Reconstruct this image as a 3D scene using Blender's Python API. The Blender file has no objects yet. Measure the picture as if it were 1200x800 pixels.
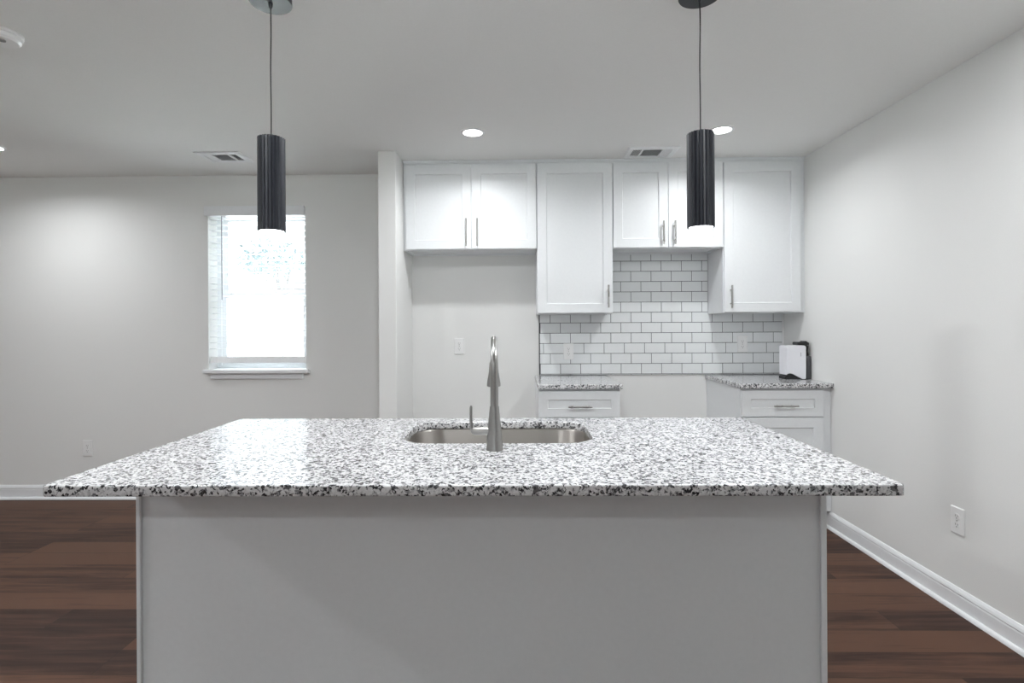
import bpy, bmesh, math, random
from mathutils import Vector, Matrix
random.seed(7)
C = bpy.context.scene.collection
SC = bpy.context.scene
R = math.radians
PI = math.pi

# ------------------------------------------------------------------ camera
cam_d = bpy.data.cameras.new('camera')
cam_d.sensor_width = 36.0
cam_d.lens = 634.46 / 1200 * 36
cam_d.shift_x = 0.0021
cam_d.shift_y = -0.0152
cam_d.clip_start = 0.05
cam = bpy.data.objects.new('camera', cam_d)
C.objects.link(cam)
cam.matrix_world = (Matrix.Translation((0, 0, 1.2912)) @ Matrix.Rotation(0.015, 4, 'Z')
                    @ Matrix.Rotation(PI / 2, 4, 'X') @ Matrix.Rotation(-0.0058, 4, 'Z'))
SC.camera = cam

# ------------------------------------------------------------------ world, exposure, light levels
SC.view_settings.view_transform = 'Standard'
SC.view_settings.look = 'None'
SC.view_settings.exposure = 0.35
SC.view_settings.gamma = 1.0
SC.view_settings.use_curve_mapping = False
SC.cycles.diffuse_bounces = 6
SKY_LOW, SKY_HIGH = 1.15, 50.0
W = bpy.data.worlds.new('daylight')
SC.world = W
W.use_nodes = True
bg = W.node_tree.nodes['Background']
# hazy overcast sky: pale at the horizon, much brighter overhead
_n, _l = W.node_tree.nodes, W.node_tree.links
_tc = _n.new('ShaderNodeTexCoord'); _sp = _n.new('ShaderNodeSeparateXYZ')
_l.new(_tc.outputs['Generated'], _sp.inputs[0])
_mr = _n.new('ShaderNodeMapRange'); _mr.interpolation_type = 'SMOOTHSTEP'
_mr.inputs['From Min'].default_value = 0.25; _mr.inputs['From Max'].default_value = 0.75
_mr.inputs['To Min'].default_value = SKY_LOW; _mr.inputs['To Max'].default_value = SKY_HIGH
_l.new(_sp.outputs['Z'], _mr.inputs['Value']); _l.new(_mr.outputs['Result'], bg.inputs[1])
bg.inputs[0].default_value = (0.90, 0.955, 1.0, 1)

KITCHEN_CAN = 6.6
ISLAND_FILL_CAN = 11.8       # unseen row added over the near side of the island, for brightness      # watts of each recessed lamp over the kitchen run
LIVING_CAN = 17.0       # recessed lamps over the living area, one seen, the rest added for brightness
PENDANT = 1.6
CAN_COL = (0.955, 0.985, 1.0)
PEND_COL = (0.95, 0.97, 1.0)

# ------------------------------------------------------------------ materials
def newmat(name):
    m = bpy.data.materials.new(name)
    m.use_nodes = True
    nt = m.node_tree
    return m, nt, nt.nodes, nt.links, nt.nodes['Principled BSDF']

def plain(name, col, rough=0.5, metal=0.0, spec=0.5, bump=0.0, scale=60.0):
    m, nt, N, L, b = newmat(name)
    tc = N.new('ShaderNodeTexCoord')
    nz = N.new('ShaderNodeTexNoise')
    nz.inputs['Scale'].default_value = scale
    nz.inputs['Detail'].default_value = 3
    L.new(tc.outputs['Object'], nz.inputs['Vector'])
    mx = N.new('ShaderNodeMix'); mx.data_type = 'RGBA'
    mx.inputs[6].default_value = (*[c * 0.97 for c in col], 1)
    mx.inputs[7].default_value = (*[min(1, c * 1.03) for c in col], 1)
    L.new(nz.outputs['Fac'], mx.inputs[0])
    L.new(mx.outputs[2], b.inputs['Base Color'])
    b.inputs['Roughness'].default_value = rough
    b.inputs['Metallic'].default_value = metal
    b.inputs['Specular IOR Level'].default_value = spec
    if bump:
        bp = N.new('ShaderNodeBump')
        bp.inputs['Strength'].default_value = bump
        bp.inputs['Distance'].default_value = 0.001
        L.new(nz.outputs['Fac'], bp.inputs['Height'])
        L.new(bp.outputs['Normal'], b.inputs['Normal'])
    return m

def emitter(name, col, s):
    m, nt, N, L, b = newmat(name)
    b.inputs['Base Color'].default_value = (0.9, 0.9, 0.9, 1)
    b.inputs['Emission Color'].default_value = (*col, 1)
    b.inputs['Emission Strength'].default_value = s
    return m

def steel(name, col, rough, stretch=(1, 1, 40), bump=0.15):
    m, nt, N, L, b = newmat(name)
    tc = N.new('ShaderNodeTexCoord'); mp = N.new('ShaderNodeMapping')
    mp.inputs['Scale'].default_value = stretch
    nz = N.new('ShaderNodeTexNoise'); nz.inputs['Scale'].default_value = 30
    L.new(tc.outputs['Object'], mp.inputs['Vector']); L.new(mp.outputs['Vector'], nz.inputs['Vector'])
    b.inputs['Base Color'].default_value = (*col, 1)
    b.inputs['Metallic'].default_value = 1.0
    rr = N.new('ShaderNodeMapRange')
    rr.inputs['To Min'].default_value = rough * 0.8; rr.inputs['To Max'].default_value = rough * 1.25
    L.new(nz.outputs['Fac'], rr.inputs['Value']); L.new(rr.outputs['Result'], b.inputs['Roughness'])
    bp = N.new('ShaderNodeBump'); bp.inputs['Strength'].default_value = bump; bp.inputs['Distance'].default_value = 0.0003
    L.new(nz.outputs['Fac'], bp.inputs['Height']); L.new(bp.outputs['Normal'], b.inputs['Normal'])
    return m

def granite():
    m, nt, N, L, b = newmat('white_speckled_granite')
    tc = N.new('ShaderNodeTexCoord')
    # crystal cells
    v1 = N.new('ShaderNodeTexVoronoi'); v1.inputs['Scale'].default_value = 170
    v2 = N.new('ShaderNodeTexVoronoi'); v2.inputs['Scale'].default_value = 95
    n1 = N.new('ShaderNodeTexNoise'); n1.inputs['Scale'].default_value = 110; n1.inputs['Detail'].default_value = 2
    nd = N.new('ShaderNodeTexNoise'); nd.inputs['Scale'].default_value = 120; nd.inputs['Detail'].default_value = 2
    mxv = N.new('ShaderNodeMix'); mxv.data_type = 'VECTOR'; mxv.inputs[0].default_value = 0.012
    L.new(tc.outputs['Object'], nd.inputs['Vector'])
    L.new(tc.outputs['Object'], mxv.inputs[4]); L.new(nd.outputs['Color'], mxv.inputs[5])
    for t in (v1, v2, n1):
        L.new(mxv.outputs[1], t.inputs['Vector'])
    r1 = N.new('ShaderNodeValToRGB'); r1.color_ramp.interpolation = 'CONSTANT'
    e = r1.color_ramp.elements
    e[0].position = 0; e[0].color = (0.03, 0.03, 0.033, 1)
    e[1].position = 0.14; e[1].color = (0.16, 0.16, 0.17, 1)
    for p, c in ((0.26, (0.33, 0.33, 0.34)), (0.36, (0.54, 0.54, 0.55)), (0.50, (0.64, 0.64, 0.65)), (0.80, (0.72, 0.72, 0.73))):
        x = e.new(p); x.color = (*c, 1)
    sx = N.new('ShaderNodeSeparateColor'); L.new(v1.outputs['Color'], sx.inputs[0])
    # bias the cell value with a broader noise so dark flecks cluster
    ma = N.new('ShaderNodeMath'); ma.operation = 'MULTIPLY_ADD'
    L.new(n1.outputs['Fac'], ma.inputs[0]); ma.inputs[1].default_value = 1.0
    sb = N.new('ShaderNodeMath'); sb.operation = 'ADD'; sb.inputs[1].default_value = -0.5
    L.new(sx.outputs[0], ma.inputs[2]); L.new(ma.outputs[0], sb.inputs[0])
    L.new(sb.outputs[0], r1.inputs[0])
    sx2 = N.new('ShaderNodeSeparateColor'); L.new(v2.outputs['Color'], sx2.inputs[0])
    r2 = N.new('ShaderNodeValToRGB'); r2.color_ramp.interpolation = 'CONSTANT'
    e = r2.color_ramp.elements
    e[0].color = (0.10, 0.10, 0.11, 1); e[1].position = 0.035; e[1].color = (1, 1, 1, 1)
    L.new(sx2.outputs[1], r2.inputs[0])
    mm = N.new('ShaderNodeMix'); mm.data_type = 'RGBA'; mm.blend_type = 'MULTIPLY'; mm.inputs[0].default_value = 0.9
    L.new(r1.outputs[0], mm.inputs[6]); L.new(r2.outputs[0], mm.inputs[7])
    L.new(mm.outputs[2], b.inputs['Base Color'])
    b.inputs['Roughness'].default_value = 0.12
    b.inputs['Specular IOR Level'].default_value = 0.6
    return m

def planks():
    m, nt, N, L, b = newmat('walnut_vinyl_planks')
    tc = N.new('ShaderNodeTexCoord')
    mp0 = N.new('ShaderNodeMapping'); mp0.inputs['Location'].default_value = (0.38, 0.02, 0)
    L.new(tc.outputs['Object'], mp0.inputs['Vector'])
    br = N.new('ShaderNodeTexBrick')
    br.offset = 0.37; br.offset_frequency = 3; br.squash = 1
    br.inputs['Scale'].default_value = 1
    br.inputs['Brick Width'].default_value = 1.22
    br.inputs['Row Height'].default_value = 0.155
    br.inputs['Mortar Size'].default_value = 0.0011
    br.inputs['Mortar Smooth'].default_value = 0.0
    br.inputs['Color1'].default_value = (0, 0, 0, 1); br.inputs['Color2'].default_value = (1, 1, 1, 1)
    br.inputs['Mortar'].default_value = (0.1, 0.1, 0.1, 1)
    L.new(mp0.outputs['Vector'], br.inputs['Vector'])
    sx = N.new('ShaderNodeSeparateColor'); L.new(br.outputs['Color'], sx.inputs[0])
    # grain, shifted plank by plank
    cb = N.new('ShaderNodeCombineXYZ')
    mu = N.new('ShaderNodeMath'); mu.operation = 'MULTIPLY'; mu.inputs[1].default_value = 37
    L.new(sx.outputs[0], mu.inputs[0]); L.new(mu.outputs[0], cb.inputs[2])
    ad = N.new('ShaderNodeVectorMath'); ad.operation = 'ADD'
    L.new(tc.outputs['Object'], ad.inputs[0]); L.new(cb.outputs[0], ad.inputs[1])
    mp = N.new('ShaderNodeMapping'); mp.inputs['Scale'].default_value = (1.3, 16, 1)
    L.new(ad.outputs[0], mp.inputs['Vector'])
    g = N.new('ShaderNodeTexNoise'); g.inputs['Scale'].default_value = 1.6; g.inputs['Detail'].default_value = 6; g.inputs['Roughness'].default_value = 0.62
    g.inputs['Distortion'].default_value = 0.5
    L.new(mp.outputs[0], g.inputs['Vector'])
    mp2 = N.new('ShaderNodeMapping'); mp2.inputs['Scale'].default_value = (5, 150, 1)
    L.new(ad.outputs[0], mp2.inputs['Vector'])
    g2 = N.new('ShaderNodeTexNoise'); g2.inputs['Scale'].default_value = 1.0; g2.inputs['Detail'].default_value = 3
    L.new(mp2.outputs[0], g2.inputs['Vector'])
    # tone = 0.55*plank + grain
    a = N.new('ShaderNodeMath'); a.operation = 'MULTIPLY'; a.inputs[1].default_value = 0.62
    L.new(sx.outputs[0], a.inputs[0])
    a2 = N.new('ShaderNodeMath'); a2.operation = 'MULTIPLY_ADD'; a2.inputs[1].default_value = 1.35
    gs = N.new('ShaderNodeMath'); gs.operation = 'SUBTRACT'; gs.inputs[1].default_value = 0.17
    L.new(g.outputs['Fac'], gs.inputs[0]); L.new(gs.outputs[0], a2.inputs[0]); L.new(a.outputs[0], a2.inputs[2])
    a3 = N.new('ShaderNodeMath'); a3.operation = 'MULTIPLY_ADD'; a3.inputs[1].default_value = 0.26
    L.new(g2.outputs['Fac'], a3.inputs[0]); L.new(a2.outputs[0], a3.inputs[2])
    rp = N.new('ShaderNodeValToRGB')
    e = rp.color_ramp.elements
    e[0].position = 0.42; e[0].color = (0.025, 0.0118, 0.0085, 1)
    e[1].position = 1.0; e[1].color = (0.105, 0.051, 0.031, 1)
    x = e.new(0.66); x.color = (0.043, 0.0205, 0.0145, 1)
    x = e.new(0.84); x.color = (0.071, 0.034, 0.0225, 1)
    L.new(a3.outputs[0], rp.inputs[0])
    dk = N.new('ShaderNodeMix'); dk.data_type = 'RGBA'; dk.inputs[7].default_value = (0.02, 0.012, 0.01, 1)
    L.new(br.outputs['Fac'], dk.inputs[0]); L.new(rp.outputs[0], dk.inputs[6])
    L.new(dk.outputs[2], b.inputs['Base Color'])
    b.inputs['Roughness'].default_value = 0.5
    b.inputs['Specular IOR Level'].default_value = 0.2
    bp = N.new('ShaderNodeBump'); bp.inputs['Strength'].default_value = 0.25; bp.inputs['Distance'].default_value = 0.0006
    L.new(g2.outputs['Fac'], bp.inputs['Height']); L.new(bp.outputs[0], b.inputs['Normal'])
    return m

def glassmat():
    m, nt, N, L, b = newmat('window_glass')
    out = N['Material Output']
    tr = N.new('ShaderNodeBsdfTransparent'); tr.inputs[0].default_value = (0.96, 0.97, 0.97, 1)
    gl = N.new('ShaderNodeBsdfGlossy'); gl.inputs['Roughness'].default_value = 0.02
    fr = N.new('ShaderNodeFresnel'); fr.inputs[0].default_value = 1.45
    mx = N.new('ShaderNodeMixShader')
    L.new(fr.outputs[0], mx.inputs[0]); L.new(tr.outputs[0], mx.inputs[1]); L.new(gl.outputs[0], mx.inputs[2])
    L.new(mx.outputs[0], out.inputs[0])
    return m

M = {}
M['wall'] = plain('greige_wall_paint', (0.80, 0.80, 0.79), 0.75, spec=0.25, bump=0.12, scale=220)
M['ceil'] = plain('white_ceiling_paint', (0.84, 0.84, 0.83), 0.9, spec=0.1, bump=0.15, scale=160)
M['trim'] = plain('white_trim_paint', (0.84, 0.85, 0.87), 0.35)
M['cab'] = plain('white_cabinet_lacquer', (0.785, 0.80, 0.815), 0.42)
M['panel'] = plain('grey_white_island_panel', (0.735, 0.75, 0.765), 0.5)
M['under'] = plain('raw_cabinet_underside', (0.70, 0.69, 0.66), 0.6)
M['dark'] = plain('dark_void', (0.02, 0.02, 0.022), 0.8)
M['tile'] = plain('white_glazed_tile', (0.80, 0.82, 0.83), 0.12, bump=0.05, scale=18)
M['grout'] = plain('charcoal_grout', (0.075, 0.078, 0.085), 0.9)
M['granite'] = granite()
M['floor'] = planks()
M['nickel'] = steel('brushed_nickel', (0.43, 0.42, 0.405), 0.28, (1, 1, 1))
M['faucet'] = steel('brushed_faucet_steel', (0.36, 0.355, 0.345), 0.30, (40, 40, 1))
M['sink'] = steel('satin_sink_steel', (0.40, 0.375, 0.35), 0.34, (1, 1, 30))
M['black'] = plain('matte_black_metal', (0.016, 0.018, 0.025), 0.38, spec=0.55)
M['canopy'] = plain('satin_black_canopy', (0.018, 0.022, 0.028), 0.42, spec=0.5)
M['cord'] = plain('black_cord', (0.015, 0.015, 0.016), 0.6)
M['plastic'] = plain('white_plastic', (0.84, 0.84, 0.84), 0.35)
M['greyplas'] = plain('receptacle_grey', (0.25, 0.25, 0.25), 0.5)
M['slat'] = plain('white_blind_slat', (0.88, 0.89, 0.90), 0.45)
M['vinyl'] = plain('white_vinyl_frame', (0.86, 0.88, 0.90), 0.4)
M['glass'] = glassmat()
M['canlens'] = emitter('lamp_lens', (1.0, 0.97, 0.92), 14.0)
M['livlens'] = emitter('lamp_lens_living', (1.0, 0.97, 0.92), 14.0)
M['pendlens'] = emitter('pendant_lens', (0.95, 0.97, 1.0), 12.0)
M['vent'] = plain('white_vent_enamel', (0.82, 0.83, 0.84), 0.4)
M['machine'] = plain('white_machine_shell', (0.80, 0.80, 0.84), 0.3)
M['machblack'] = plain('gloss_black_plastic', (0.012, 0.012, 0.014), 0.25)
M['tank'] = plain('smoked_tank_plastic', (0.06, 0.06, 0.065), 0.2)
M['mark'] = plain('grey_logo_print', (0.45, 0.45, 0.48), 0.4)
M['bark'] = plain('grey_bark', (0.06, 0.06, 0.06), 0.9, bump=0.5, scale=20)
M['leaf'] = plain('leaf_green', (0.05, 0.07, 0.075), 0.7)
M['ground'] = plain('pale_concrete', (0.34, 0.35, 0.33), 0.9, bump=0.3, scale=8)

# ------------------------------------------------------------------ mesh helpers
def bm_box(bm, x0, x1, y0, y1, z0, z1, mi=0):
    v = [bm.verts.new((x, y, z)) for z in (z0, z1) for y in (y0, y1) for x in (x0, x1)]
    fs = []
    for q in ((0, 2, 3, 1), (4, 5, 7, 6), (0, 1, 5, 4), (2, 6, 7, 3), (0, 4, 6, 2), (1, 3, 7, 5)):
        f = bm.faces.new([v[i] for i in q]); f.material_index = mi; fs.append(f)
    return fs

def bm_prism(bm, pts, axis, a0, a1):
    """extrude a closed 2D outline; axis 'Y': pts are (x,z); 'X': (y,z); 'Z': (x,y)"""
    def P(p, a):
        return {'Y': (p[0], a, p[1]), 'X': (a, p[0], p[1]), 'Z': (p[0], p[1], a)}[axis]
    A = [bm.verts.new(P(p, a0)) for p in pts]
    B = [bm.verts.new(P(p, a1)) for p in pts]
    n = len(pts)
    bm.faces.new(A); bm.faces.new(list(reversed(B)))
    for i in range(n):
        bm.faces.new((A[i], B[i], B[(i + 1) % n], A[(i + 1) % n]))

def bm_lathe(bm, prof, c=(0, 0), n=48, close=True):
    """prof: list of (r,z); around vertical axis at c"""
    rings = []
    for r, z in prof:
        rings.append([bm.verts.new((c[0] + r * math.cos(2 * PI * i / n), c[1] + r * math.sin(2 * PI * i / n), z)) for i in range(n)])
    for a, b in zip(rings, rings[1:]):
        for i in range(n):
            bm.faces.new((a[i], a[(i + 1) % n], b[(i + 1) % n], b[i]))
    if close:
        bm.faces.new(list(reversed(rings[0]))); bm.faces.new(rings[-1])

def bm_tube(bm, pts, radii, n=20, cap=True):
    pts = [Vector(p) for p in pts]
    if not isinstance(radii, (list, tuple)):
        radii = [radii] * len(pts)
    rings = []
    up = None
    for i, p in enumerate(pts):
        t = (pts[min(i + 1, len(pts) - 1)] - pts[max(i - 1, 0)]).normalized()
        if up is None:
            up = Vector((1, 0, 0)) if abs(t.x) < 0.9 else Vector((0, 1, 0))
        a = (up - t * up.dot(t)).normalized(); b = t.cross(a); up = a
        rings.append([bm.verts.new(p + (a * math.cos(2 * PI * k / n) + b * math.sin(2 * PI * k / n)) * radii[i]) for k in range(n)])
    for A, B in zip(rings, rings[1:]):
        for k in range(n):
            bm.faces.new((A[k], A[(k + 1) % n], B[(k + 1) % n], B[k]))
    if cap:
        bm.faces.new(list(reversed(rings[0]))); bm.faces.new(rings[-1])

def rrect(x0, x1, y0, y1, r, n=10):
    pts = []
    for cx, cy, a in ((x1 - r, y0 + r, -90), (x1 - r, y1 - r, 0), (x0 + r, y1 - r, 90), (x0 + r, y0 + r, 180)):
        for k in range(n + 1):
            t = R(a + 90 * k / n)
            pts.append((cx + r * math.cos(t), cy + r * math.sin(t)))
    return pts

def obj(name, bm, mat, parent=None, origin=None, smooth=False, bevel=0.0, seg=2):
    """one mesh object; coordinates in bm are world coordinates unless parent holds an offset"""
    bmesh.ops.recalc_face_normals(bm, faces=bm.faces[:])
    me = bpy.data.meshes.new(name)
    off = Vector(origin) if origin else (Vector(parent['_o']) if parent and '_o' in parent else Vector((0, 0, 0)))
    if off.length:
        bmesh.ops.translate(bm, verts=bm.verts[:], vec=-off)
    if smooth:
        for f in bm.faces:
            f.smooth = True
    bm.to_mesh(me); bm.free()
    mats = mat if isinstance(mat, (list, tuple)) else [mat]
    for m in mats:
        me.materials.append(m)
    o = bpy.data.objects.new(name, me)
    C.objects.link(o)
    if parent:
        o.parent = parent
        if '_o' in parent:
            o['_o'] = list(parent['_o'])
    elif origin:
        o.location = off
    if smooth:
        me.set_sharp_from_angle(angle=R(40))
    if bevel:
        b = o.modifiers.new('bevel', 'BEVEL'); b.width = bevel; b.segments = seg; b.limit_method = 'ANGLE'; b.angle_limit = R(40)
        b.harden_normals = False
    return o

def tag(o, label, cat, group=None):
    o['label'] = label; o['category'] = cat
    if group:
        o['group'] = group
    return o

def thing(name, label, cat, loc, group=None):
    o = bpy.data.objects.new(name, None)
    o.empty_display_size = 0.05
    C.objects.link(o)
    o.location = loc
    o['_o'] = list(loc)
    return tag(o, label, cat, group)

def struct(name, bm, mat, parent=None, **k):
    o = obj(name, bm, mat, parent, **k)
    if parent is None:
        o['kind'] = 'structure'
    return o

def dup(root, loc, label, rotz=0.0, group=None):
    r = root.copy(); C.objects.link(r); r.location = loc; r.rotation_euler = (0, 0, rotz); r['label'] = label
    if group:
        r['group'] = group
    for ch in list(root.children):
        c = ch.copy(); C.objects.link(c); c.parent = r
        for g in list(ch.children):
            d = g.copy(); C.objects.link(d); d.parent = c
            for q in list(g.children):
                e = q.copy(); C.objects.link(e); e.parent = d
    return r

def B():
    return bmesh.new()

# ------------------------------------------------------------------ room shell
D = 4.0586          # back wall
XR = 1.973          # right wall
XL = -5.2           # left wall, out of frame
YF = -3.6           # wall behind the camera
H = 2.44
WX0, WX1, WZ0, WZ1 = -2.340, -1.598, 0.962, 2.19   # window opening

bm = B(); bm_box(bm, XL - .1, XR + .1, YF - .1, D + .14, -0.1, 0)
struct('floor', bm, M['floor'])
bm = B(); bm_box(bm, XL - .1, XR + .1, YF - .1, D + .14, H, H + .1)
struct('ceiling', bm, M['ceil'])
bm = B()
bm_box(bm, XL, WX0, D, D + .19, 0, H); bm_box(bm, WX1, XR, D, D + .19, 0, H)
bm_box(bm, WX0, WX1, D, D + .19, 0, WZ0); bm_box(bm, WX0, WX1, D, D + .19, WZ1, H)
bmesh.ops.remove_doubles(bm, verts=bm.verts[:], dist=1e-5)
struct('wall_back', bm, M['wall'])
bm = B(); bm_box(bm, XR, XR + .1, YF - .1, D + .19, 0, H); struct('wall_right', bm, M['wall'])
bm = B(); bm_box(bm, XL - .1, XL, YF - .1, D + .19, 0, H); struct('wall_left', bm, M['wall'])
VX0, VX1, VZ0, VZ1 = -1.1, .7, .85, 2.1      # unseen window added behind the camera as frontal daylight fill
bm = B()
bm_box(bm, XL, VX0, YF - .1, YF, 0, H); bm_box(bm, VX1, XR, YF - .1, YF, 0, H)
bm_box(bm, VX0, VX1, YF - .1, YF, 0, VZ0); bm_box(bm, VX0, VX1, YF - .1, YF, VZ1, H)
struct('wall_front', bm, M['wall'])
w2 = bpy.data.objects.new('fill_window', None); C.objects.link(w2); w2['kind'] = 'structure'
w2.location = ((VX0 + VX1) / 2, YF - .05, VZ0); w2['_o'] = list(w2.location)
bm = B()
for q in ((VX0, VX0 + .05, VZ0, VZ1), (VX1 - .05, VX1, VZ0, VZ1), ((VX0 + VX1) / 2 - .03, (VX0 + VX1) / 2 + .03, VZ0, VZ1), (VX0, VX1, VZ0, VZ0 + .05), (VX0, VX1, VZ1 - .05, VZ1)):
    bm_box(bm, q[0], q[1], YF - .075, YF - .025, q[2], q[3])
obj('window_frame', bm, M['vinyl'], w2)
bm = B(); bm_box(bm, VX0 + .05, VX1 - .05, YF - .052, YF - .048, VZ0 + .05, VZ1 - .05)
obj('pane', bm, M['glass'], w2)
SX0, SX1, SY = -0.912, -0.7925, 3.527
bm = B(); bm_box(bm, SX0, SX1, SY, D, 0, H)
struct('wall_partition', bm, M['wall'], bevel=0.006, seg=3)

# baseboards: a moulded profile swept along the wall
def base_profile():
    return [(0, 0), (0.027, 0), (0.0265, 0.005), (0.024, 0.011), (0.0195, 0.0155), (0.0115, 0.018), (0.0115, 0.072), (0.0095, 0.078), (0.0125, 0.083), (0.0095, 0.094), (0.004, 0.104), (0, 0.106)]
bm = B(); bm_prism(bm, [(XR - a, z) for a, z in base_profile()], 'Y', YF, 3.505)
struct('baseboard_right', bm, M['trim'])
bm = B(); bm_prism(bm, [(D - a, z) for a, z in base_profile()], 'X', XL, SX0)
struct('baseboard_back', bm, M['trim'])
bm = B(); bm_prism(bm, [(XL + a, z) for a, z in base_profile()], 'Y', YF, D - .016)
struct('baseboard_left', bm, M['trim'])

# ------------------------------------------------------------------ window
win = bpy.data.objects.new('window_1', None); C.objects.link(win); win['kind'] = 'structure'
win.location = ((WX0 + WX1) / 2, D + .1, WZ0); win['_o'] = list(win.location)
y0, y1 = D + .125, D + .189
bm = B()
for q in ((WX0 - .01, WX0 + .032, WZ0 - .01, WZ1 + .01), (WX1 - .032, WX1 + .01, WZ0 - .01, WZ1 + .01), (WX0 + .032, WX1 - .032, WZ0 - .01, WZ0 + .035), (WX0 + .032, WX1 - .032, WZ1 - .035, WZ1 + .01)):
    bm_box(bm, q[0], q[1], y0, y1, q[2], q[3])
obj('window_frame', bm, M['vinyl'], win)
def sash(z0, z1, ya):
    bm = B(); a, b = WX0 + .032, WX1 - .032
    for q in ((a, a + .038, z0, z1), (b - .038, b, z0, z1), (a + .038, b - .038, z0, z0 + .04), (a + .038, b - .038, z1 - .04, z1)):
        bm_box(bm, q[0], q[1], ya, ya + .022, q[2], q[3])
    s = obj('sash', bm, M['vinyl'], win)
    bm = B(); bm_box(bm, a + .038, b - .038, ya + .009, ya + .013, z0 + .04, z1 - .04)
    obj('pane', bm, M['glass'], s)
sash(WZ0 + .035, 1.56, D + .130)
sash(1.52, WZ1 - .035, D + .156)
bm = B(); bm_prism(bm, [(WX0 - .024, D - .045), (WX1 + .03, D - .045), (WX1 + .03, D - .0005), (WX1 - .001, D - .0005), (WX1 - .001, D + .125), (WX0 + .001, D + .125), (WX0 + .001, D - .0005), (WX0 - .024, D - .0005)], 'Z', .946, .976)
obj('window_sill', bm, M['trim'], win, bevel=.006, seg=3)
bm = B(); bm_prism(bm, [(WX0 + .020, .9035), (WX1 - .018, .9035), (WX1 - .018, .9455), (WX0 + .020, .9455)], 'Y', D - .016, D - .0005)
obj('window_apron', bm, M['trim'], win, bevel=.004)

# blind
bl = thing('window_blind', 'white slatted blind with open slats hanging in the window', 'blind', ((WX0 + WX1) / 2, D + .03, 2.14))
bx0, bx1 = WX0 + .006, WX1 - .004
bm = B(); bm_box(bm, WX0 - .020, WX1 - .003, D - .022, D - .004, 2.133, 2.205)
obj('valance', bm, M['trim'], bl, bevel=.004)
bm = B(); bm_box(bm, bx0, bx1, D + .004, D + .058, 2.135, 2.186)
obj('headrail', bm, M['slat'], bl)
bm = B()
zt, pitch, tilt = 2.118, 0.0449, R(-3)
n_sl = 23
for i in range(n_sl):
    z = zt - i * pitch
    ct, st = math.cos(tilt), math.sin(tilt)
    prof = []
    for k in range(7):
        u = -.025 + .05 * k / 6
        w = .0022 * (1 - (u / .025) ** 2)
        prof.append((D + .031 + u * ct - w * st, z + u * st + w * ct))
    low = [(p[0], p[1] - .0028) for p in reversed(prof)]
    bm_prism(bm, prof + low, 'X', bx0, bx1)
obj('slats', bm, M['slat'], bl)
bm = B()
zb = 1.046
bm_prism(bm, [(D + .002, zb - .024), (D + .010, zb + .026), (D + .014, zb + .026), (D + .056, zb + .010), (D + .056, zb - .004)], 'X', bx0 + .004, bx1)
obj('bottom_rail', bm, M['slat'], bl, bevel=.003)
bm = B()
for xx in (bx0 + .13, bx1 - .13):
    bm_tube(bm, [(xx, D + .0035, 2.135), (xx, D + .0035, zb + .01)], .0011, 8)
    bm_tube(bm, [(xx, D + .058, 2.135), (xx, D + .058, zb)], .0011, 8)
obj('ladder_cord', bm, M['slat'], bl)
bm = B(); bm_tube(bm, [(-2.232, D - .004, 2.134), (-2.231, D - .008, 2.08), (-2.232, D - .004, 1.50)], .004, 8)
obj('tilt_wand', bm, plain('clear_grey_wand', (.35, .37, .40), .3), bl, smooth=True)

# outside the window: bright yard and the pale house next door
bm = B(); bm_box(bm, -30, 30, -30, 40, -.5, -.35)
struct('ground', bm, M['ground'])
TX, TY = -11.4, 25.0
tr = thing('tree', 'pale blurred tree in the yard, seen through the window blind', 'tree', (TX, TY, -.35))
bm = B()
bm_tube(bm, [(TX + .5, TY, -.35), (TX + .45, TY, 1.2), (TX + .4, TY, 2.6), (TX + .2, TY, 4.4)], [.10, .08, .06, .03], 12)
for (dx, dz) in ((1.0, .6), (-.8, 1.0), (.6, 1.6), (-.4, 1.8)):
    bm_tube(bm, [(TX + .4, TY, 2.7), (TX + .4 + dx * .5, TY - .05, 2.7 + dz * .45), (TX + .4 + dx, TY - .1, 2.7 + dz)], [.05, .035, .015], 10)
obj('trunk', bm, M['bark'], tr, smooth=True)
bm = B()
rr = random.Random(3)
for k in range(520):
    a = rr.uniform(0, 2 * PI); q = rr.uniform(.1, 1) ** .5; h = rr.uniform(-1, 1)
    c = Vector((TX + 1.5 * q * math.cos(a), TY + 1.2 * q * math.sin(a), 4.5 + 1.1 * h * (1 - .5 * q)))
    ax = Vector((rr.uniform(-1, 1), rr.uniform(-1, 1), rr.uniform(-1, 1))).normalized()
    bx = ax.orthogonal().normalized(); w = rr.uniform(.06, .12)
    pp = [c - ax * w * 1.6, c + bx * w * .6 + ax.cross(bx) * .02, c + ax * w * 1.6, c - bx * w * .6 + ax.cross(bx) * .02]
    bm.faces.new([bm.verts.new(p) for p in pp])
obj('foliage', bm, M['leaf'], tr)

# ------------------------------------------------------------------ recessed ceiling lamps
def make_can(loc, label, watts, lens, spread=180):
    t = thing('recessed_light', label, 'ceiling light', loc)
    x, y, z = loc
    bm = B(); bm_lathe(bm, [(.070, z - .0005), (.070, z - .003), (.066, z - .006), (.056, z - .006), (.054, z - .002), (.054, z - .0005)], (x, y), close=False)
    obj('trim_ring', bm, M['trim'], t, smooth=True)
    bm = B(); bm_lathe(bm, [(.001, z - .0055), (.054, z - .0035), (.054, z - .0015), (.001, z - .0015)], (x, y))
    obj('lens', bm, lens, t)
    ld = bpy.data.lights.new('lamp', 'AREA'); ld.shape = 'DISK'; ld.size = .105; ld.spread = R(spread); ld.energy = watts; ld.color = CAN_COL
    lo = bpy.data.objects.new('lamp', ld); C.objects.link(lo); lo.parent = t; lo.location = (0, 0, -.009)
    return t
make_can((-.262, 3.207, H), 'round flush ceiling light in front of the fridge alcove, left of the kitchen vent', KITCHEN_CAN, M["canlens"], 156)
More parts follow.
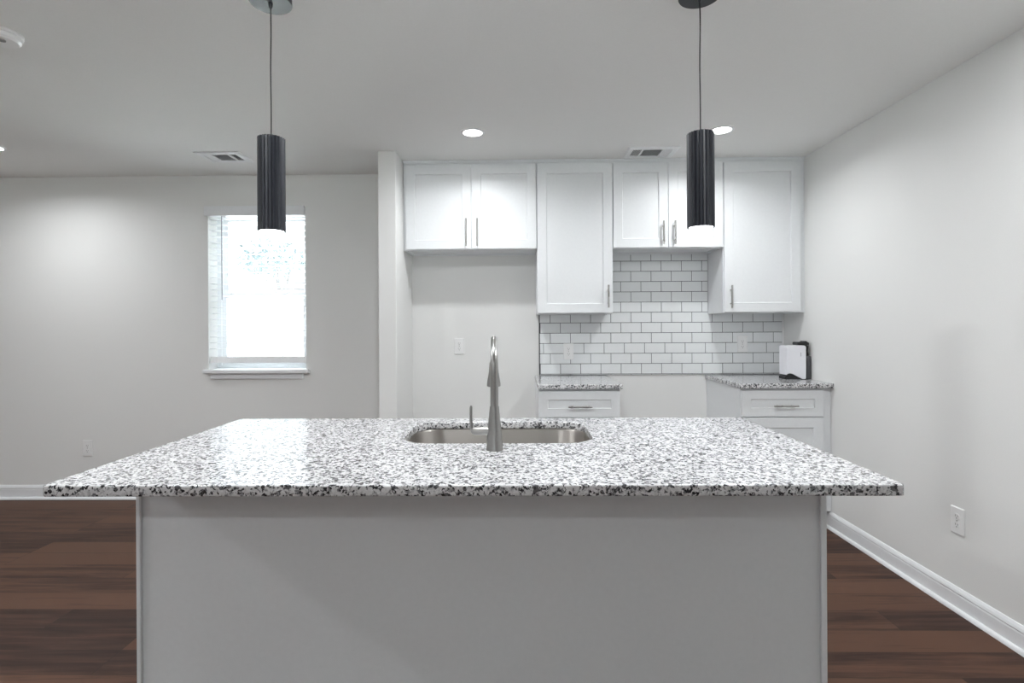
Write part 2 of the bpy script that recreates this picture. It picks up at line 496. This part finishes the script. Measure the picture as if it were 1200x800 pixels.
make_can((1.206, 3.210, H), 'round flush ceiling light beside the right pendant lamp', KITCHEN_CAN, M["canlens"], 156)
make_can((-3.318, 3.37, H), 'round flush ceiling light cut by the left edge of the photo', LIVING_CAN * .44, M['livlens'], 160)
for x in (-1.73, -.262, 1.206):  # unseen lamp row added to brighten the cabinets and walls
    make_can((x, 1.45, H), 'added unseen round ceiling light over the near side of the island, above the frame', ISLAND_FILL_CAN, M['canlens'], 180)['group'] = 'added ceiling lights over the island'
for (x, y) in ((-3.318, 0.6), (-3.318, -2.2), (-1.2, -1.6)):  # unseen lamps added for brightness; left row also inferred from the island shadow
    make_can((x, y, H), 'unseen round ceiling light added behind the camera to brighten the room', LIVING_CAN, M['livlens'])['group'] = 'added ceiling lights behind the camera'

# ------------------------------------------------------------------ ceiling vents and smoke detector
def make_vent(cx, cy, w, d, label):
    t = thing('ceiling_vent', label, 'vent', (cx, cy, H))
    x0, x1, yy0, yy1 = cx - w / 2, cx + w / 2, cy - d / 2, cy + d / 2
    zt, zb = H - .0006, H - .008
    fx, fy, mw = .040, .042, .010
    ix0, ix1, iy0, iy1 = x0 + fx, x1 - fx, yy0 + fy, yy1 - fy
    L = ix1 - ix0
    c1, c2 = ix0 + L * .24, ix0 + L * .76
    bm = B()
    bm_prism(bm, [(x0, zt), (x0, zt - .002), (x0 + .010, zb), (ix0, zb), (ix0, zt)], 'Y', yy0, yy1)
    bm_prism(bm, [(x1, zt), (x1, zt - .002), (x1 - .010, zb), (ix1, zb), (ix1, zt)], 'Y', yy0, yy1)
    bm_prism(bm, [(yy0, zt), (yy0, zt - .002), (yy0 + .010, zb), (iy0, zb), (iy0, zt)], 'X', ix0, ix1)
    bm_prism(bm, [(yy1, zt), (yy1, zt - .002), (yy1 - .010, zb), (iy1, zb), (iy1, zt)], 'X', ix0, ix1)
    bm_box(bm, c1 - mw / 2, c1 + mw / 2, iy0, iy1, zb, zt); bm_box(bm, c2 - mw / 2, c2 + mw / 2, iy0, iy1, zb, zt)
    obj('frame', bm, M['vent'], t)
    bm = B(); bm_box(bm, ix0, ix1, iy0, iy1, zt - .0003, zt + .0002)
    obj('duct_opening', bm, M['dark'], t)
    def louver(p0, p1, n, ax, lean, nm):
        bm = B()
        for i in range(n):
            p = p0 + (p1 - p0) * (i + .5) / n
            q = [(p - lean * .0026, zt - .0005), (p - lean * .0026 + .0009, zt - .0005), (p + lean * .0026 + .0009, zb + .0005), (p + lean * .0026, zb + .0005)]
            if ax == 'Y':
                bm_prism(bm, q, 'Y', iy0, iy1)
            else:
                bm_prism(bm, q, 'X', c1 + mw / 2, c2 - mw / 2)
        obj('louvers', bm, M['vent'], t)
    louver(ix0 + .004, c1 - mw / 2 - .004, 6, 'Y', -1.6, '')
    louver(c2 + mw / 2 + .004, ix1 - .004, 6, 'Y', 1.6, '')
    louver(iy0 + .003, iy1 - .003, 8, 'X', -1.4, '')
    return t
make_vent(-1.968, 3.612, .30, .215, 'white rectangular ceiling vent near the window, left of the partition')
make_vent(.888, 3.607, .335, .220, 'white rectangular ceiling vent just in front of the kitchen cabinets')

sd = thing('smoke_detector', 'round white smoke detector on the ceiling at the top left edge', 'smoke detector', (-2.000, 2.075, H))
bm = B(); bm_lathe(bm, [(.066, H - .0006), (.066, H - .010), (.060, H - .013), (.060, H - .026), (.052, H - .034), (.001, H - .036)], (-2.0, 2.075))
obj('housing', bm, M['plastic'], sd, smooth=True)
bm = B(); bm_lathe(bm, [(.012, H - .034), (.012, H - .038), (.001, H - .0385)], (-1.985, 2.06), n=20)
obj('test_button', bm, M['greyplas'], sd)

# ------------------------------------------------------------------ cabinets
DY = D - .325            # front of the wall-cabinet doors
BY = D - .630            # front of the base-cabinet doors

def shaker(name, x0, x1, z0, z1, yf, parent, rail=.063, th=.019, rec=.008):
    bm = B()
    yb = yf + th
    def ring(a, y):
        return [bm.verts.new(p) for p in ((x0 + a, y, z0 + a), (x1 - a, y, z0 + a), (x1 - a, y, z1 - a), (x0 + a, y, z1 - a))]
    rs = [ring(0, yb), ring(0, yf + .0015), ring(.0015, yf), ring(rail - .001, yf), ring(rail, yf + .001), ring(rail + .003, yf + rec)]
    for a, b in zip(rs, rs[1:]):
        for i in range(4):
            bm.faces.new((a[i], a[(i + 1) % 4], b[(i + 1) % 4], b[i]))
    bm.faces.new(rs[-1]); bm.faces.new(list(reversed(rs[0])))
    return obj(name, bm, M['cab'], parent)

def bar_handle(x, z, length, yf, parent, vertical=True):
    bm = B()
    off = .032; r = .0062
    if vertical:
        bm_tube(bm, [(x, yf - off, z - length / 2), (x, yf - off, z + length / 2)], r, 14)
        for s in (-1, 1):
            bm_tube(bm, [(x, yf + .001, z + s * length * .30), (x, yf - off, z + s * length * .30)], .0045, 10)
    else:
        bm_tube(bm, [(x - length / 2, yf - off, z), (x + length / 2, yf - off, z)], r, 14)
        for s in (-1, 1):
            bm_tube(bm, [(x + s * length * .30, yf + .001, z), (x + s * length * .30, yf - off, z)], .0045, 10)
    h = obj('handle', bm, M['nickel'], parent, smooth=True)
    h['label'] = 'brushed nickel bar handle'
    return h

def carcass(x0, x1, z0, z1, yfront, yback, parent, frame=.02):
    """open-backed look is hidden: a box with a raised face frame lip below the bottom panel"""
    bm = B()
    bm_box(bm, x0, x1, yfront, yback, z0 + .012, z1)
    bm_box(bm, x0, x1, yfront, yfront + .019, z0, z0 + .012)
    bm_box(bm, x0, x0 + .016, yfront + .019, yback, z0, z0 + .012)
    bm_box(bm, x1 - .016, x1, yfront + .019, yback, z0, z0 + .012)
    bm_box(bm, x0 + .016, x1 - .016, yback - .019, yback, z0, z0 + .012)
    return obj('carcass', bm, M['cab'], parent, bevel=.0008, seg=1)

G = .0015
YB = D - .0015
def wall_cabinet(x0, x1, z0, doors, label, handles, ztop=2.404, zcar=2.42):
    t = thing('wall_cabinet', label, 'cabinet', ((x0 + x1) / 2, D - .15, z0))
    carcass(x0, x1, z0 - .002, zcar, DY + .0195, YB, t)
    for (a, b), hx in zip(doors, handles):
        d = shaker('door', a, b, z0 + .004, ztop, DY, t)
        bar_handle(hx[0], hx[1], hx[2], DY, d)
    return t
Z_HI, Z_LO = 1.820, 1.374
wall_cabinet(-.790, .1335, Z_HI, [(-.772, -.3195), (-.3155, .1305)], 'white two-door wall cabinet over the empty fridge alcove',
             [(-.353, 1.935, .19), (-.276, 1.935, .19)])
wall_cabinet(.1345, .6560, Z_LO, [(.1375, .6530)], 'tall narrow white single-door wall cabinet between the two short cabinets',
             [(.620, 1.49, .155)])
wall_cabinet(.6570, 1.4135, Z_HI, [(.6605, 1.0355), (1.0395, 1.4105)], 'short white two-door wall cabinet behind the right pendant, over the range gap',
             [(.998, 1.922, .16), (1.076, 1.922, .16)])
wall_cabinet(1.4145, 1.9715, Z_LO, [(1.4185, 1.9370)], 'tall white single-door wall cabinet in the right corner by the wall',
             [(1.458, 1.482, .155)])
bm = B()
bm_box(bm, SX1 + .0015, XR - .001, DY + .012, DY + .030, 2.4205, H - .001)
bm_box(bm, SX1 + .0015, XR - .001, DY + .004, DY + .012, 2.428, H - .001)
struct('trim_1', bm, M['cab'])

def base_cabinet(x0, x1, fx0, fx1, label, hx):
    t = thing('base_cabinet', label, 'cabinet', ((x0 + x1) / 2, D - .3, 0))
    bm = B()
    bm_box(bm, x0, x1, BY + .0195, YB, .110, .889)
    bm_box(bm, x0, x1, BY + .085, YB, 0.0005, .110)
    obj('carcass', bm, M['cab'], t)
    dr = shaker('drawer', fx0, fx1, .711, .876, BY, t, rail=.055)
    bar_handle(hx, .7805, .15, BY, dr, False)
    d = shaker('door', fx0, fx1, .118, .704, BY, t)
    bar_handle(fx0 + .035, .60, .155, BY, d)
    return t
base_cabinet(.1275, .6450, .1310, .6415, 'white base cabinet with drawer, left of the range gap', .388)
base_cabinet(1.4030, 1.9715, 1.4090, 1.9160, 'white base cabinet with drawer in the right corner', 1.670)

def slab(name, outer, inner, z0, z1, mat, bev=.003):
    cu = bpy.data.curves.new(name, 'CURVE'); cu.dimensions = '2D'; cu.fill_mode = 'BOTH'
    for pts in [outer] + inner:
        s = cu.splines.new('POLY'); s.points.add(len(pts) - 1); s.use_cyclic_u = True
        for p, q in zip(s.points, pts):
            p.co = (q[0], q[1], 0, 1)
    cu.extrude = (z1 - z0) / 2 - bev; cu.bevel_depth = bev; cu.bevel_resolution = 2; cu.offset = -bev
    tmp = bpy.data.objects.new(name + '_curve', cu); C.objects.link(tmp)
    dg = bpy.context.evaluated_depsgraph_get()
    me = bpy.data.meshes.new_from_object(tmp.evaluated_get(dg))
    bpy.data.objects.remove(tmp)
    bm = bmesh.new(); bm.from_mesh(me); bpy.data.meshes.remove(me)
    bmesh.ops.remove_doubles(bm, verts=bm.verts[:], dist=1e-6)
    bmesh.ops.translate(bm, verts=bm.verts[:], vec=(0, 0, (z0 + z1) / 2))
    return obj(name, bm, mat)
CT = .9205
o = slab('countertop', rrect(.1235, .6560, D - .648, D - .001, .003, 3), [], .8900, CT, M['granite'])
tag(o, 'short speckled granite countertop on the base cabinet left of the range gap', 'countertop')
o = slab('countertop', rrect(1.3900, XR - .001, D - .648, D - .001, .003, 3), [], .8900, CT, M['granite'])
tag(o, 'speckled granite countertop in the right corner under the coffee machine', 'countertop')

# ------------------------------------------------------------------ tile backsplash
bs = thing('tile_backsplash', 'white subway tile backsplash with dark grout behind the range gap', 'backsplash', (1.06, D - .004, .925))
areas = [(.1600, XR - .0012, .9215, Z_LO - .003, .012), (.6585, 1.4125, Z_LO - .003, Z_HI - .003, .0005)]
bm = B()
bm_prism(bm, [(.1600, .9215), (XR - .0012, .9215), (XR - .0012, Z_LO - .003), (1.4125, Z_LO - .003), (1.4125, Z_HI - .003), (.6585, Z_HI - .003), (.6585, Z_LO - .003), (.1600, Z_LO - .003)], 'Y', D - .0062, D - .0005)
obj('grout', bm, M['grout'], bs)
bm = B()
pw, ph, gp = .1505, .0763, .0036
zrow0 = .9294
offs = {0: .1650, 1: .0900, 2: .1902, 3: .0905}
for row in range(-1, 12):
    if row == 2: xo = offs[2]
    elif row % 2 == 0: xo = .1657
    else: xo = .0905
    za, zb2 = zrow0 + row * ph + gp / 2, zrow0 + (row + 1) * ph - gp / 2
    if row == -1: za = .9235
    for k in range(-2, 14):
        xa, xb = xo + k * pw + gp / 2, xo + (k + 1) * pw - gp / 2
        for (ax0, ax1, az0, az1, gap) in areas:
            q0, q1, r0, r1 = max(xa, ax0 + .003), min(xb, ax1 - gap), max(za, az0), min(zb2, az1)
            if q1 - q0 < .004 or r1 - r0 < .003:
                continue
            v = []
            for (e, yy) in ((0, D - .006), (0, D - .0078), (.0012, D - .009)):
                v.append([bm.verts.new(p) for p in ((q0 + e, yy, r0 + e), (q1 - e, yy, r0 + e), (q1 - e, yy, r1 - e), (q0 + e, yy, r1 - e))])
            for a, b_ in zip(v, v[1:]):
                for i in range(4):
                    bm.faces.new((a[i], a[(i + 1) % 4], b_[(i + 1) % 4], b_[i]))
            bm.faces.new(v[-1])
obj('tiles', bm, M['tile'], bs)
bm = B(); bm_box(bm, .1565, .1598, D - .0105, D - .0005, .9215, Z_LO - .003)
obj('edge_trim', bm, M['black'], bs)
bm = B(); bm_prism(bm, [(XR - .0125, D - .0062), (XR - .0012, D - .0062), (XR - .0012, D - .018), (XR - .0065, D - .0130)], 'Z', .9215, Z_LO - .003)
obj('corner_caulk', bm, M['plastic'], bs)

# ------------------------------------------------------------------ electric outlets
def make_outlet(loc, label, rotz=0):
    t = bpy.data.objects.new('wall_outlet', None); C.objects.link(t); t.location = loc; t.rotation_euler = (0, 0, rotz)
    t.empty_display_size = .05
    tag(t, label, 'outlet')
    w, h = .038, .0605
    bm = B()
    rs = []
    for e, yy in ((0, -.0004), (0, -.0030), (.004, -.0060)):
        rs.append([bm.verts.new((x, yy, z)) for x, z in rrect(-w + e, w - e, -h + e, h - e, .004, 3)])
    n = len(rs[0])
    for a, b_ in zip(rs, rs[1:]):
        for i in range(n):
            bm.faces.new((a[i], a[(i + 1) % n], b_[(i + 1) % n], b_[i]))
    bm.faces.new(rs[-1]); bm.faces.new(list(reversed(rs[0])))
    obj('cover_plate', bm, M['plastic'], t)
    for s in (1, -1):
        cz = s * .0195
        bm = B()
        pts = []
        for k in range(28):
            a = 2 * PI * k / 28
            pts.append((max(-.0145, min(.0145, .0175 * math.cos(a))), cz + .0142 * math.sin(a)))
        bm_prism(bm, pts, 'Y', -.0078, -.0055)
        rc = obj('receptacle', bm, M['plastic'], t)
        bm = B()
        bm_box(bm, -.0075, -.0050, -.0081, -.0070, cz - .001, cz + .0075)
        bm_box(bm, .0050, .0075, -.0081, -.0070, cz, cz + .0070)
        bm_prism(bm, [(.0028 * math.cos(2 * PI * k / 12), cz - .0075 + .0028 * math.sin(2 * PI * k / 12)) for k in range(12)], 'Y', -.0081, -.0070)
        obj('slots', bm, M['greyplas'], rc)
    bm = B(); bm_prism(bm, [(.003 * math.cos(2 * PI * k / 12), .003 * math.sin(2 * PI * k / 12)) for k in range(12)], 'Y', -.0068, -.0055)
    obj('screw', bm, M['nickel'], t)
    return t
out0 = make_outlet((-3.266, D, .383), 'white wall outlet low on the far left wall, left of the island')
dup(out0, (-.441, D, 1.141), 'white wall outlet in the empty fridge alcove behind the faucet')
dup(out0, (XR, 2.463, .4045), 'white wall outlet low on the right wall above the baseboard', -PI / 2)
dup(out0, (.376, D - .0086, 1.098), 'white outlet in the tile above the short countertop left of the range gap')
dup(out0, (1.666, D - .0086, 1.146), 'white outlet in the tile left of the coffee machine')

# ------------------------------------------------------------------ island
IX0, IX1, IY0, IY1 = -1.0920, .8600, 1.530, 2.140
isl = thing('kitchen_island_base', 'light grey panelled kitchen island base under the large granite top', 'kitchen island', ((IX0 + IX1) / 2, (IY0 + IY1) / 2, 0))
# a hollow body, so that the sink bowl hangs free inside
for nm, q in (('front_panel', (IX0 + .004, IX1 - .004, IY0 + .006, IY0 + .024, .0005, .893)),
              ('side_panel', (IX0 + .004, IX0 + .022, IY0 + .0245, IY1, .0005, .893)),
              ('side_panel', (IX1 - .022, IX1 - .004, IY0 + .0245, IY1, .0005, .893)),
              ('bottom_panel', (IX0 + .0225, IX1 - .0225, IY0 + .0245, IY1 - .06, .10, .118)),
              ('face_frame', (IX0 + .0225, IX1 - .0225, IY1 - .019, IY1, .10, .893))):
    bm = B(); bm_box(bm, *q); obj(nm, bm, M['panel'], isl)
for xa, xb in ((IX0, IX0 + .0125), (IX1 - .0165, IX1)):
    bm = B(); bm_box(bm, xa, xb, IY0 - .004, IY0 + .006, .0005, .893)
    obj('corner_trim', bm, M['panel'], isl, bevel=.002)
nd = 4
wd = (IX1 - IX0 - .044) / nd
for k in range(nd):
    a = IX0 + .022 + k * wd
    d = shaker('door', a + .002, a + wd - .002, .118, .88, IY1 + .001, isl)
    d.scale = (1, -1, 1); d.location.y = 2 * (IY1 - (IY0 + IY1) / 2) + .021
    bar_handle(a + (wd - .04 if k % 2 == 0 else .04), .76, .155, IY1 + .001, d)

cut = rrect(-.384, .246, 1.714, 2.095, .105, 12)
o = slab('island_countertop', rrect(-1.1300, .8935, 1.2615, 2.183, .012, 5), [list(reversed(cut))], .8935, CT, M['granite'], .004)
tag(o, 'large white speckled granite island top with an undermount sink', 'countertop')

# sink
sk = thing('sink', 'stainless steel undermount sink set in the granite island top', 'sink', (-.069, 1.905, .68))
bm = B()
def loop(x0, x1, y0_, y1_, r, z):
    return [bm.verts.new((x, y, z)) for x, y in rrect(x0, x1, y0_, y1_, r, 12)]
zr = .8925
ls = [loop(-.410, .272, 1.688, 2.121, .13, zr), loop(-.388, .250, 1.710, 2.099, .108, zr), loop(-.385, .247, 1.713, 2.096, .106, zr - .006),
      loop(-.378, .240, 1.720, 2.089, .100, .715), loop(-.362, .224, 1.736, 2.073, .09, .695), loop(-.33, .19, 1.77, 2.04, .07, .690)]
for a, b_ in zip(ls, ls[1:]):
    n = len(a)
    for i in range(n):
        bm.faces.new((a[i], a[(i + 1) % n], b_[(i + 1) % n], b_[i]))
bm.faces.new(ls[-1])
obj('bowl', bm, M['sink'], sk, smooth=True)
bm = B(); bm_lathe(bm, [(.045, .6905), (.045, .6935), (.036, .6935), (.034, .691), (.001, .691)], (-.069, 1.93), n=32)
obj('drain', bm, M['nickel'], sk, smooth=True)

# faucet
FX, FY = -.0722, 1.622
fa = thing('faucet', 'brushed steel gooseneck kitchen faucet beside the island sink', 'faucet', (FX, FY, CT))
bm = B()
bm_lathe(bm, [(.0255, CT + .0003), (.0255, CT + .006), (.0245, CT + .010), (.0225, CT + .040), (.0185, CT + .085), (.0148, CT + .118), (.0140, CT + .128), (.0132, CT + .1315)], (FX, FY))
obj('body', bm, M['faucet'], fa, smooth=True)
bm = B()
pts = [(FX, FY, CT + .130), (FX, FY, CT + .18), (FX, FY, CT + .235)]
Ra = .092; zc = CT + .238; ex = -.010
for k in range(0, 25):
    t = PI * k / 24 * .97
    pts.append((FX + ex * (1 - math.cos(t)) / 2, FY + Ra - Ra * math.cos(t), zc + Ra * math.sin(t)))
rad = [.0122] * 3 + [.0122 - .0022 * min(1, k / 8) for k in range(25)]
bm_tube(bm, pts, rad, 24)
obj('neck', bm, M['faucet'], fa, smooth=True)
end = Vector(pts[-1]); dr = Vector((0, .06, -1)).normalized()
bm = B()
sp = [end - dr * .004, end, end + dr * .012, end + dr * .030, end + dr * .068, end + dr * .076, end + dr * .0775]
bm_tube(bm, sp, [.0128, .0140, .0150, .0165, .0230, .0230, .0205], 28)
obj('spray_head', bm, M['faucet'], fa, smooth=True)
bm = B()
hz = CT + .0565
bm_tube(bm, [(FX - .012, FY, hz), (FX - .058, FY, hz), (FX - .066, FY, hz + .001)], [.0125, .0125, .010], 20)
obj('handle_stub', bm, M['faucet'], fa, smooth=True)
bm = B()
lp = [(FX - .056, FY, hz - .006), (FX - .064, FY, hz - .002), (FX - .069, FY, hz + .010), (FX - .0705, FY, hz + .035), (FX - .0700, FY, hz + .070), (FX - .0695, FY, hz + .076)]
bm_tube(bm, lp, [.0070, .0072, .0060, .0044, .0040, .0025], 14)
obj('lever', bm, M['faucet'], fa, smooth=True)

# ------------------------------------------------------------------ pendant lamps
PX, PY, PZ0, PZ1, PR = -.853, 1.868, 1.624, 1.948, .0455
pe = thing('pendant_lamp', 'black fluted cylinder pendant lamp hanging in front of the window', 'pendant lamp', (PX, PY, H), 'pendant lamps over the island')
bm = B(); bm_lathe(bm, [(.0700, H - .0006), (.0705, H - .022), (.0690, H - .0245), (.001, H - .0245)], (PX, PY), n=64)
obj('canopy', bm, M['canopy'], pe, smooth=True)
bm = B(); bm_lathe(bm, [(.007, H - .024), (.007, H - .036), (.0035, H - .044), (.001, H - .044)], (PX, PY), n=16)
obj('cord_grip', bm, M['black'], pe, smooth=True)
bm = B()
cp = []
for k in range(25):
    t = k / 24
    cp.append((PX + .0016 * math.sin(t * 9) * (1 - t), PY, H - .042 + (PZ1 + .004 - (H - .042)) * t))
bm_tube(bm, cp, .0024, 8)
obj('cord', bm, M['cord'], pe, smooth=True)
bm = B()
nf = 24
def fl(z, rr=0.0):
    v = []
    for i in range(nf * 4):
        a = 2 * PI * i / (nf * 4)
        r = PR - rr - .0052 * (0.0, .55, 1.0, .55)[i % 4]
        v.append(bm.verts.new((PX + r * math.cos(a), PY + r * math.sin(a), z)))
    return v
def rd(r, z):
    return [bm.verts.new((PX + r * math.cos(2 * PI * i / (nf * 4)), PY + r * math.sin(2 * PI * i / (nf * 4)), z)) for i in range(nf * 4)]
rings = [rd(.006, PZ1), rd(PR - .006, PZ1), fl(PZ1 - .001), fl(PZ0), rd(PR - .0055, PZ0), rd(PR - .0055, PZ0 + .05), rd(.002, PZ0 + .05)]
for a, b_ in zip(rings, rings[1:]):
    n = len(a)
    for i in range(n):
        bm.faces.new((a[i], a[(i + 1) % n], b_[(i + 1) % n], b_[i]))
bm.faces.new(list(reversed(rings[0]))); bm.faces.new(rings[-1])
obj('shade', bm, M['black'], pe)
bm = B(); bm_lathe(bm, [(PR - .0065, PZ0 + .012), (PR - .0065, PZ0 + .001), (PR - .012, PZ0 - .006), (PR - .024, PZ0 - .009), (.001, PZ0 - .010)], (PX, PY), n=40)
obj('diffuser', bm, M['pendlens'], pe, smooth=True)
ld = bpy.data.lights.new('lamp', 'AREA'); ld.shape = 'DISK'; ld.size = .075; ld.energy = PENDANT; ld.color = PEND_COL
lo = bpy.data.objects.new('lamp', ld); C.objects.link(lo); lo.parent = pe; lo.location = (0, 0, PZ0 - .013 - H)
dup(pe, (.630, 1.868, H), 'black fluted cylinder pendant lamp hanging in front of the wall cabinets')

# ------------------------------------------------------------------ coffee machine
cm = thing('coffee_machine', 'slim white and black coffee machine on the corner countertop', 'coffee machine', (1.87, 3.69, CT))
cx0, cx1, cyf, cyb = 1.797, 1.929, 3.655, 3.755
z0 = CT + .0008
def arch():
    p = [(cx1, z0 + .010), (cx1, CT + .215)]
    r = .014
    pts = []
    for cxx, czz, a in ((cx1 - r, CT + .228 - r, 0), (cx0 + r, CT + .228 - r, 90)):
        for k in range(7):
            t = R(a + 90 * k / 6); pts.append((cxx + r * math.cos(t), czz + r * math.sin(t)))
    pts += [(cx0, CT + .030), (cx0 + .006, CT + .035), (cx0 + .018, CT + .041), (cx0 + .030, CT + .0415), (cx0 + .050, CT + .034), (cx0 + .075, CT + .020), (cx0 + .098, CT + .008), (cx0 + .108, z0 + .002), (cx1 - .006, z0 + .002), (cx1 - .001, z0 + .007)]
    return pts
bm = B(); bm_prism(bm, arch(), 'Y', cyf, cyb)
obj('shell', bm, M['machine'], cm, bevel=.003)
bm = B()
bm_prism(bm, [(cx0 - .006, z0), (cx1 + .002, z0), (cx1 + .004, CT + .222), (cx1 - .03, CT + .222), (cx1 - .03, CT + .05), (cx0 + .010, CT + .030), (cx0 - .006, CT + .018)], 'Y', cyf + .006, cyb - .006)
obj('base', bm, M['machblack'], cm, bevel=.002)
bm = B(); bm_box(bm, cx1 + .0045, cx1 + .0375, cyf + .008, cyb - .008, z0, CT + .158)
obj('water_tank', bm, M['tank'], cm, bevel=.004)
bm = B(); bm_prism(bm, [(cx1 + .0045, CT + .159), (cx1 + .026, CT + .159), (cx1 + .020, CT + .19), (cx1 + .026, CT + .228), (cx1 + .0045, CT + .228)], 'Y', cyf + .015, cyb - .015)
obj('tank_neck', bm, M['machblack'], cm, bevel=.002)
bm = B()
bm_prism(bm, [(cx1 - .045, CT + .229), (cx1 + .026, CT + .229), (cx1 + .028, CT + .246), (cx1 + .014, CT + .252), (cx1 + .010, CT + .258), (cx1 + .004, CT + .258), (cx1 + .001, CT + .252), (cx1 - .045, CT + .251), (cx1 - .050, CT + .240)], 'Y', cyf + .012, cyb - .012)
obj('lever', bm, M['machblack'], cm, bevel=.003)
bm = B(); bm_prism(bm, rrect(cx1 - .038, cx1 - .033, CT + .155, CT + .182, .0024, 4), 'Y', cyf - .0006, cyf + .001)
obj('logo', bm, M['mark'], cm)

PART_LABELS = {'diffuser': 'glowing white diffuser', 'water_tank': 'dark smoked water tank', 'base': 'black base', 'edge_trim': 'black metal edge trim',
               'lens': 'glowing white lens', 'tilt_wand': 'grey tilt wand', 'tank_neck': 'black tank neck', 'duct_opening': 'dark duct opening',
               'grout': 'dark grey grout', 'foliage': 'green foliage', 'cord': 'thin black cord'}
for o in bpy.data.objects:
    k = o.name.split('.')[0]
    if o.parent and k in PART_LABELS:
        o['label'] = PART_LABELS[k]
# remove the helper offsets
for o in bpy.data.objects:
    if '_o' in o:
        del o['_o']
